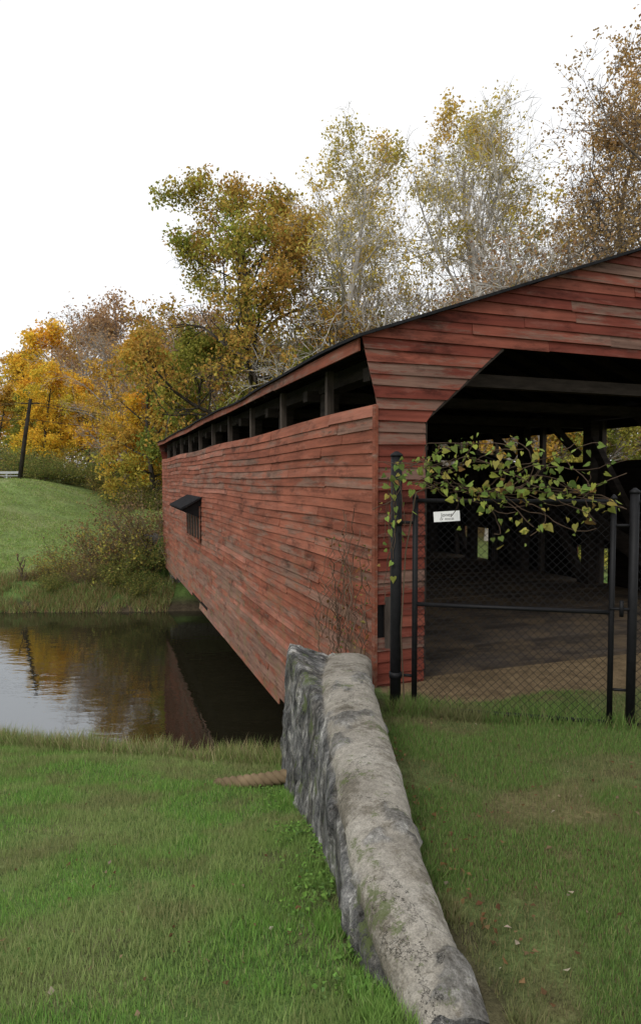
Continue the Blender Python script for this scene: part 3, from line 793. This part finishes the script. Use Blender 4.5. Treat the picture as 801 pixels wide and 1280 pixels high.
g4=tree_mesh('forest_tree_bare',44,19,6.2,.24,(.36,.33,.30),RD,1800,.25,.15,(20,62),(15,7,6,3),.5,wob=.2)
g5=tree_mesh('forest_tree_orange',45,17,6,.28,dk,[(.40,.36,.07),(.58,.40,.08),(.62,.36,.07),(.42,.37,.09)],13000,.32,.1,(30,80),(14,6,5,0),.42,clump=.9,leaf_keep=.85)
place('oak_tree',oak,-5.0,44,1.0)
place('sycamore_tree',syc1,4.4,43,.3,1.0)
place('sycamore_tree',syc2,11.0,41,2.,1.0)
place('sycamore_tree',syc1,8.4,48,3.6,1.08)
place('sycamore_tree',syc2,1.8,52,.7,1.0)
place('ash_tree',brn,15.2,36,.5,1.03)
place('ash_tree',brn,21,40,2.6,1.0)
place('sycamore_tree',g4,1.2,45,2.2,1.0)
place('sycamore_tree',g4,14,37,4.,1.0)
place('sycamore_tree',g4,8,38,1.,.95)
place('maple_tree',g5,-13.5,52,1.1,.85)
place('maple_tree',g3,-9.6,50,2.1,.85)
place('maple_tree',g1,-15.0,56,.1,.6)
place('birch_tree',g4,-17.8,60,2.9,.95)
place('birch_tree',g4,-15.2,60,.9,1.1)
place('maple_tree',g3,-.5,43,2.0,.75)
DT=empty('distant_trees')
lst=[(g1,-52,125,1.75),(g5,-62,136,1.6),(g1,-75,132,1.4),(g2,-43,125,1.75),(g2,-36,113,1.85),(g4,-38,108,1.7),(g1,-44,108,1.0),(g5,-28,112,1.75),(g3,-12,68,1.05),
 (g2,-8,72,1.1),(g5,-2,66,1.05),(g2,-10,60,.95),(g3,3,60,1.0),(g5,8,66,1.05),(g2,12,58,1.05),(g4,2,56,1.15),(g2,17,62,1.15),(g3,22,56,1.0),(g5,27,64,1.1),(g4,20,50,1.1),(g2,30,52,1.1),(g3,34,60,1.1),
 (g5,-60,155,1.6),(g2,-72,160,1.6),(g1,-86,150,1.5),(g3,-98,160,1.6),(g5,-45,150,1.8),(g2,-16,88,1.3),(g3,-6,90,1.3),(g5,6,88,1.3),(g2,18,86,1.3),(g3,30,84,1.3),(g2,42,80,1.3),
 (g3,14,48,.75),(g5,9,50,.85),(g3,19,45,.65),(g1,25,44,.6),(g5,5,47,.75),(g3,14,33,.5),(g1,18,30,.5),(g5,12,36,.6),(g2,-24,88,1.2),(g1,-36,100,.9),(g1,-43,100,1.0),(g3,-48,110,.9),(g1,-62,112,.9),(g5,-56,112,1.0),(g1,-50,115,1.2),(g5,-19,72,.8),(g2,-18,82,1.2)]
for i,(m,x,y,s) in enumerate(lst): place('tree',m,x,y,i*1.7,s*1.0,None,DT)

def bush(name,seed,h,R,cols,n,ls,barkc=(.16,.12,.09),stems=60):
    r=np.random.default_rng(seed);mb=MB();T=[]
    for i in range(stems):
        a=r.uniform(0,6.28);t=r.uniform(0,1)**.6;P=[np.array([math.cos(a),math.sin(a),0])*R*.3*r.random()];D=unit(np.array([math.cos(a)*t,math.sin(a)*t,1.1]))
        for k in range(6): D=unit(D+r.normal(0,.2,3)+np.array([math.cos(a)*.05,math.sin(a)*.05,-.06]));P.append(P[-1]+D*h/5*r.uniform(.6,1.1))
        P=np.array(P);tube(mb,P,np.linspace(.018,.005,7),3,c=barkc,capend=False);T+=list(P[2:])
        for _ in range(3):
            p=P[r.integers(2,6)];Q=np.array([p,p+r.normal(0,.25,3)*h*.5]);tube(mb,Q,.006,3,c=barkc,capend=False);T.append(Q[1])
    T=np.array(T);C=T[r.integers(0,len(T),n)]+r.normal(0,.1*h*.6,(n,3));C[:,2]=np.abs(C[:,2])
    leaves(mb,C,ls,pal(cols,n,.4,r=r),1,r=r);return mb.mesh(name,[M_bark,M_leaf])
b1=bush('bush',5,2.3,1.3,[(.46,.40,.09),(.30,.29,.08),(.33,.2,.08),(.2,.2,.07)],3600,.11)
b2=bush('bush_green',6,2.6,1.5,[(.13,.17,.05),(.18,.22,.06),(.32,.28,.08)],5000,.14)
b3=bush('bush_brown',9,2.5,1.5,[(.26,.17,.09),(.22,.15,.08),(.3,.24,.09),(.16,.15,.06)],3000,.10)
place('bush',b1,-9.4,31,0,1.35);place('bush',b3,-11.0,31.8,2,1.15);place('bush',b3,-8.2,30.6,4,1.3)
place('bush',b2,-7.7,29.6,1,.65);place('bush',b1,-12.2,30.2,3,.7);place('bush',b2,-9.2,28.9,3,.5);place('bush',b3,-10.6,28.9,5,.5)
place('bush',b3,-13.4,29.4,3,.35);place('bush',b2,-11.9,28.5,3,.35);place('bush',b2,-8.0,28.2,3,.45)
for i,(x,y,s,m) in enumerate([(-24.5,57,.9,b2),(-22.5,58,.9,b2),(-20,58,1.0,b1),(-17.5,56,.9,b1),(-15.5,54,1.1,b2),(-14,51,1.1,b1),(-12.5,50,.8,b2),(-28,61,1.3,b2),(-31,64,1.4,b1),(-19,61,1.5,b2),(-16,58,1.4,b1),(-34,66,1.5,b2),(-38,70,1.6,b2),(-26,66,1.5,b1),(-22,68,1.8,b2)]): place('bush',m,x,y,i,s)
sap=tree_mesh('sapling',77,1.9,.6,.012,(.12,.09,.07),BRN,60,.06,.2,(20,45),(8,3,2,0),.05)
place('sapling',sap,-13.6,29.0,0,.9)

UP=empty('utility_pole');mb=MB()
px_,py_=-24.6,54.;gz=float(height(px_,py_))
tube(mb,[(px_-.75,py_,gz-.3),(px_-.2,py_,gz+3.5),(px_+.35,py_,9.3)],[.19,.17,.13],10,c=(.04,.035,.03));tube(mb,[(px_-.5,py_,8.9),(px_+1.1,py_,8.9)],.05,6,c=(.04,.035,.03))
mb.obj('pole',[M_bark],UP,smooth=True);mb=MB()
for k,(zz,dx) in enumerate(((9.0,-.5),(9.0,.9),(7.6,.2))):
    t=np.linspace(0,1,16)
    for ex_,ey,ez in ((-75,62,10.),(2,75,8.5)):
        P=np.stack([px_+dx+(ex_-px_)*t,py_+(ey-py_)*t,zz+(ez-zz)*t-4*1.0*t*(1-t)],1);tube(mb,P,.022,3,capend=False)
mb.obj('wires',[M_black],UP)
mb=MB()
for k in range(15):
    x=-44.6+k*1.25;y=54+.1*k;z=float(height(x,y));box(mb,x-.06,x+.06,y,y+.12,z-.2,z+.7)
    z2=float(height(x+1.25,y+.1));beam(mb,(x,y-.05,z+.58),(x+1.25,y+.05,z2+.58),.05,.2)
    beam(mb,(x,y-.05,z+.3),(x+1.25,y+.05,z2+.3),.04,.06)
mb.obj('guard_rail',[M_metal])

# ---------------------------------------------------------------- world, sun, camera
w=bpy.data.worlds.new('World');scene.world=w;w.use_nodes=True;nt=w.node_tree;nt.nodes.clear()
out=N(nt,'ShaderNodeOutputWorld');bg=N(nt,'ShaderNodeBackground');sky=N(nt,'ShaderNodeTexSky',sky_type='NISHITA')
sky.sun_disc=False;sky.sun_elevation=math.radians(42);sky.sun_rotation=math.radians(200);sky.dust_density=4;sky.air_density=1.2
g=N(nt,'ShaderNodeTexCoord');cn=noise(nt,g.outputs['Generated'],1.6,3,.5)
cloud=ramp(nt,cn,[(.3,(.88,.90,.935)),(.7,(1,1,1))])
cl_=mix(nt,1.0,cloud,(12.3,12.3,12.3),'MULTIPLY')
c=mix(nt,.9,sky.outputs[0],cl_)
nt.links.new(c,bg.inputs[0]);bg.inputs[1].default_value=.1;nt.links.new(bg.outputs[0],out.inputs[0])
s=bpy.data.lights.new('sun','SUN');s.energy=1.3;s.angle=math.radians(20);s.color=(1,.96,.9)
so=bpy.data.objects.new('sun',s);so.rotation_euler=(math.radians(48),0,math.radians(-35));col.objects.link(so)
cam=bpy.data.cameras.new('camera');co=bpy.data.objects.new('camera',cam);col.objects.link(co)
cam.sensor_width=36;cam.lens=22.5;cam.clip_end=3000;cam.clip_start=.05
co.location=(0,0,2.3);co.rotation_euler=(math.radians(90-2.65),0,0);scene.camera=co
print('verts',sum(len(m.vertices) for m in bpy.data.meshes))
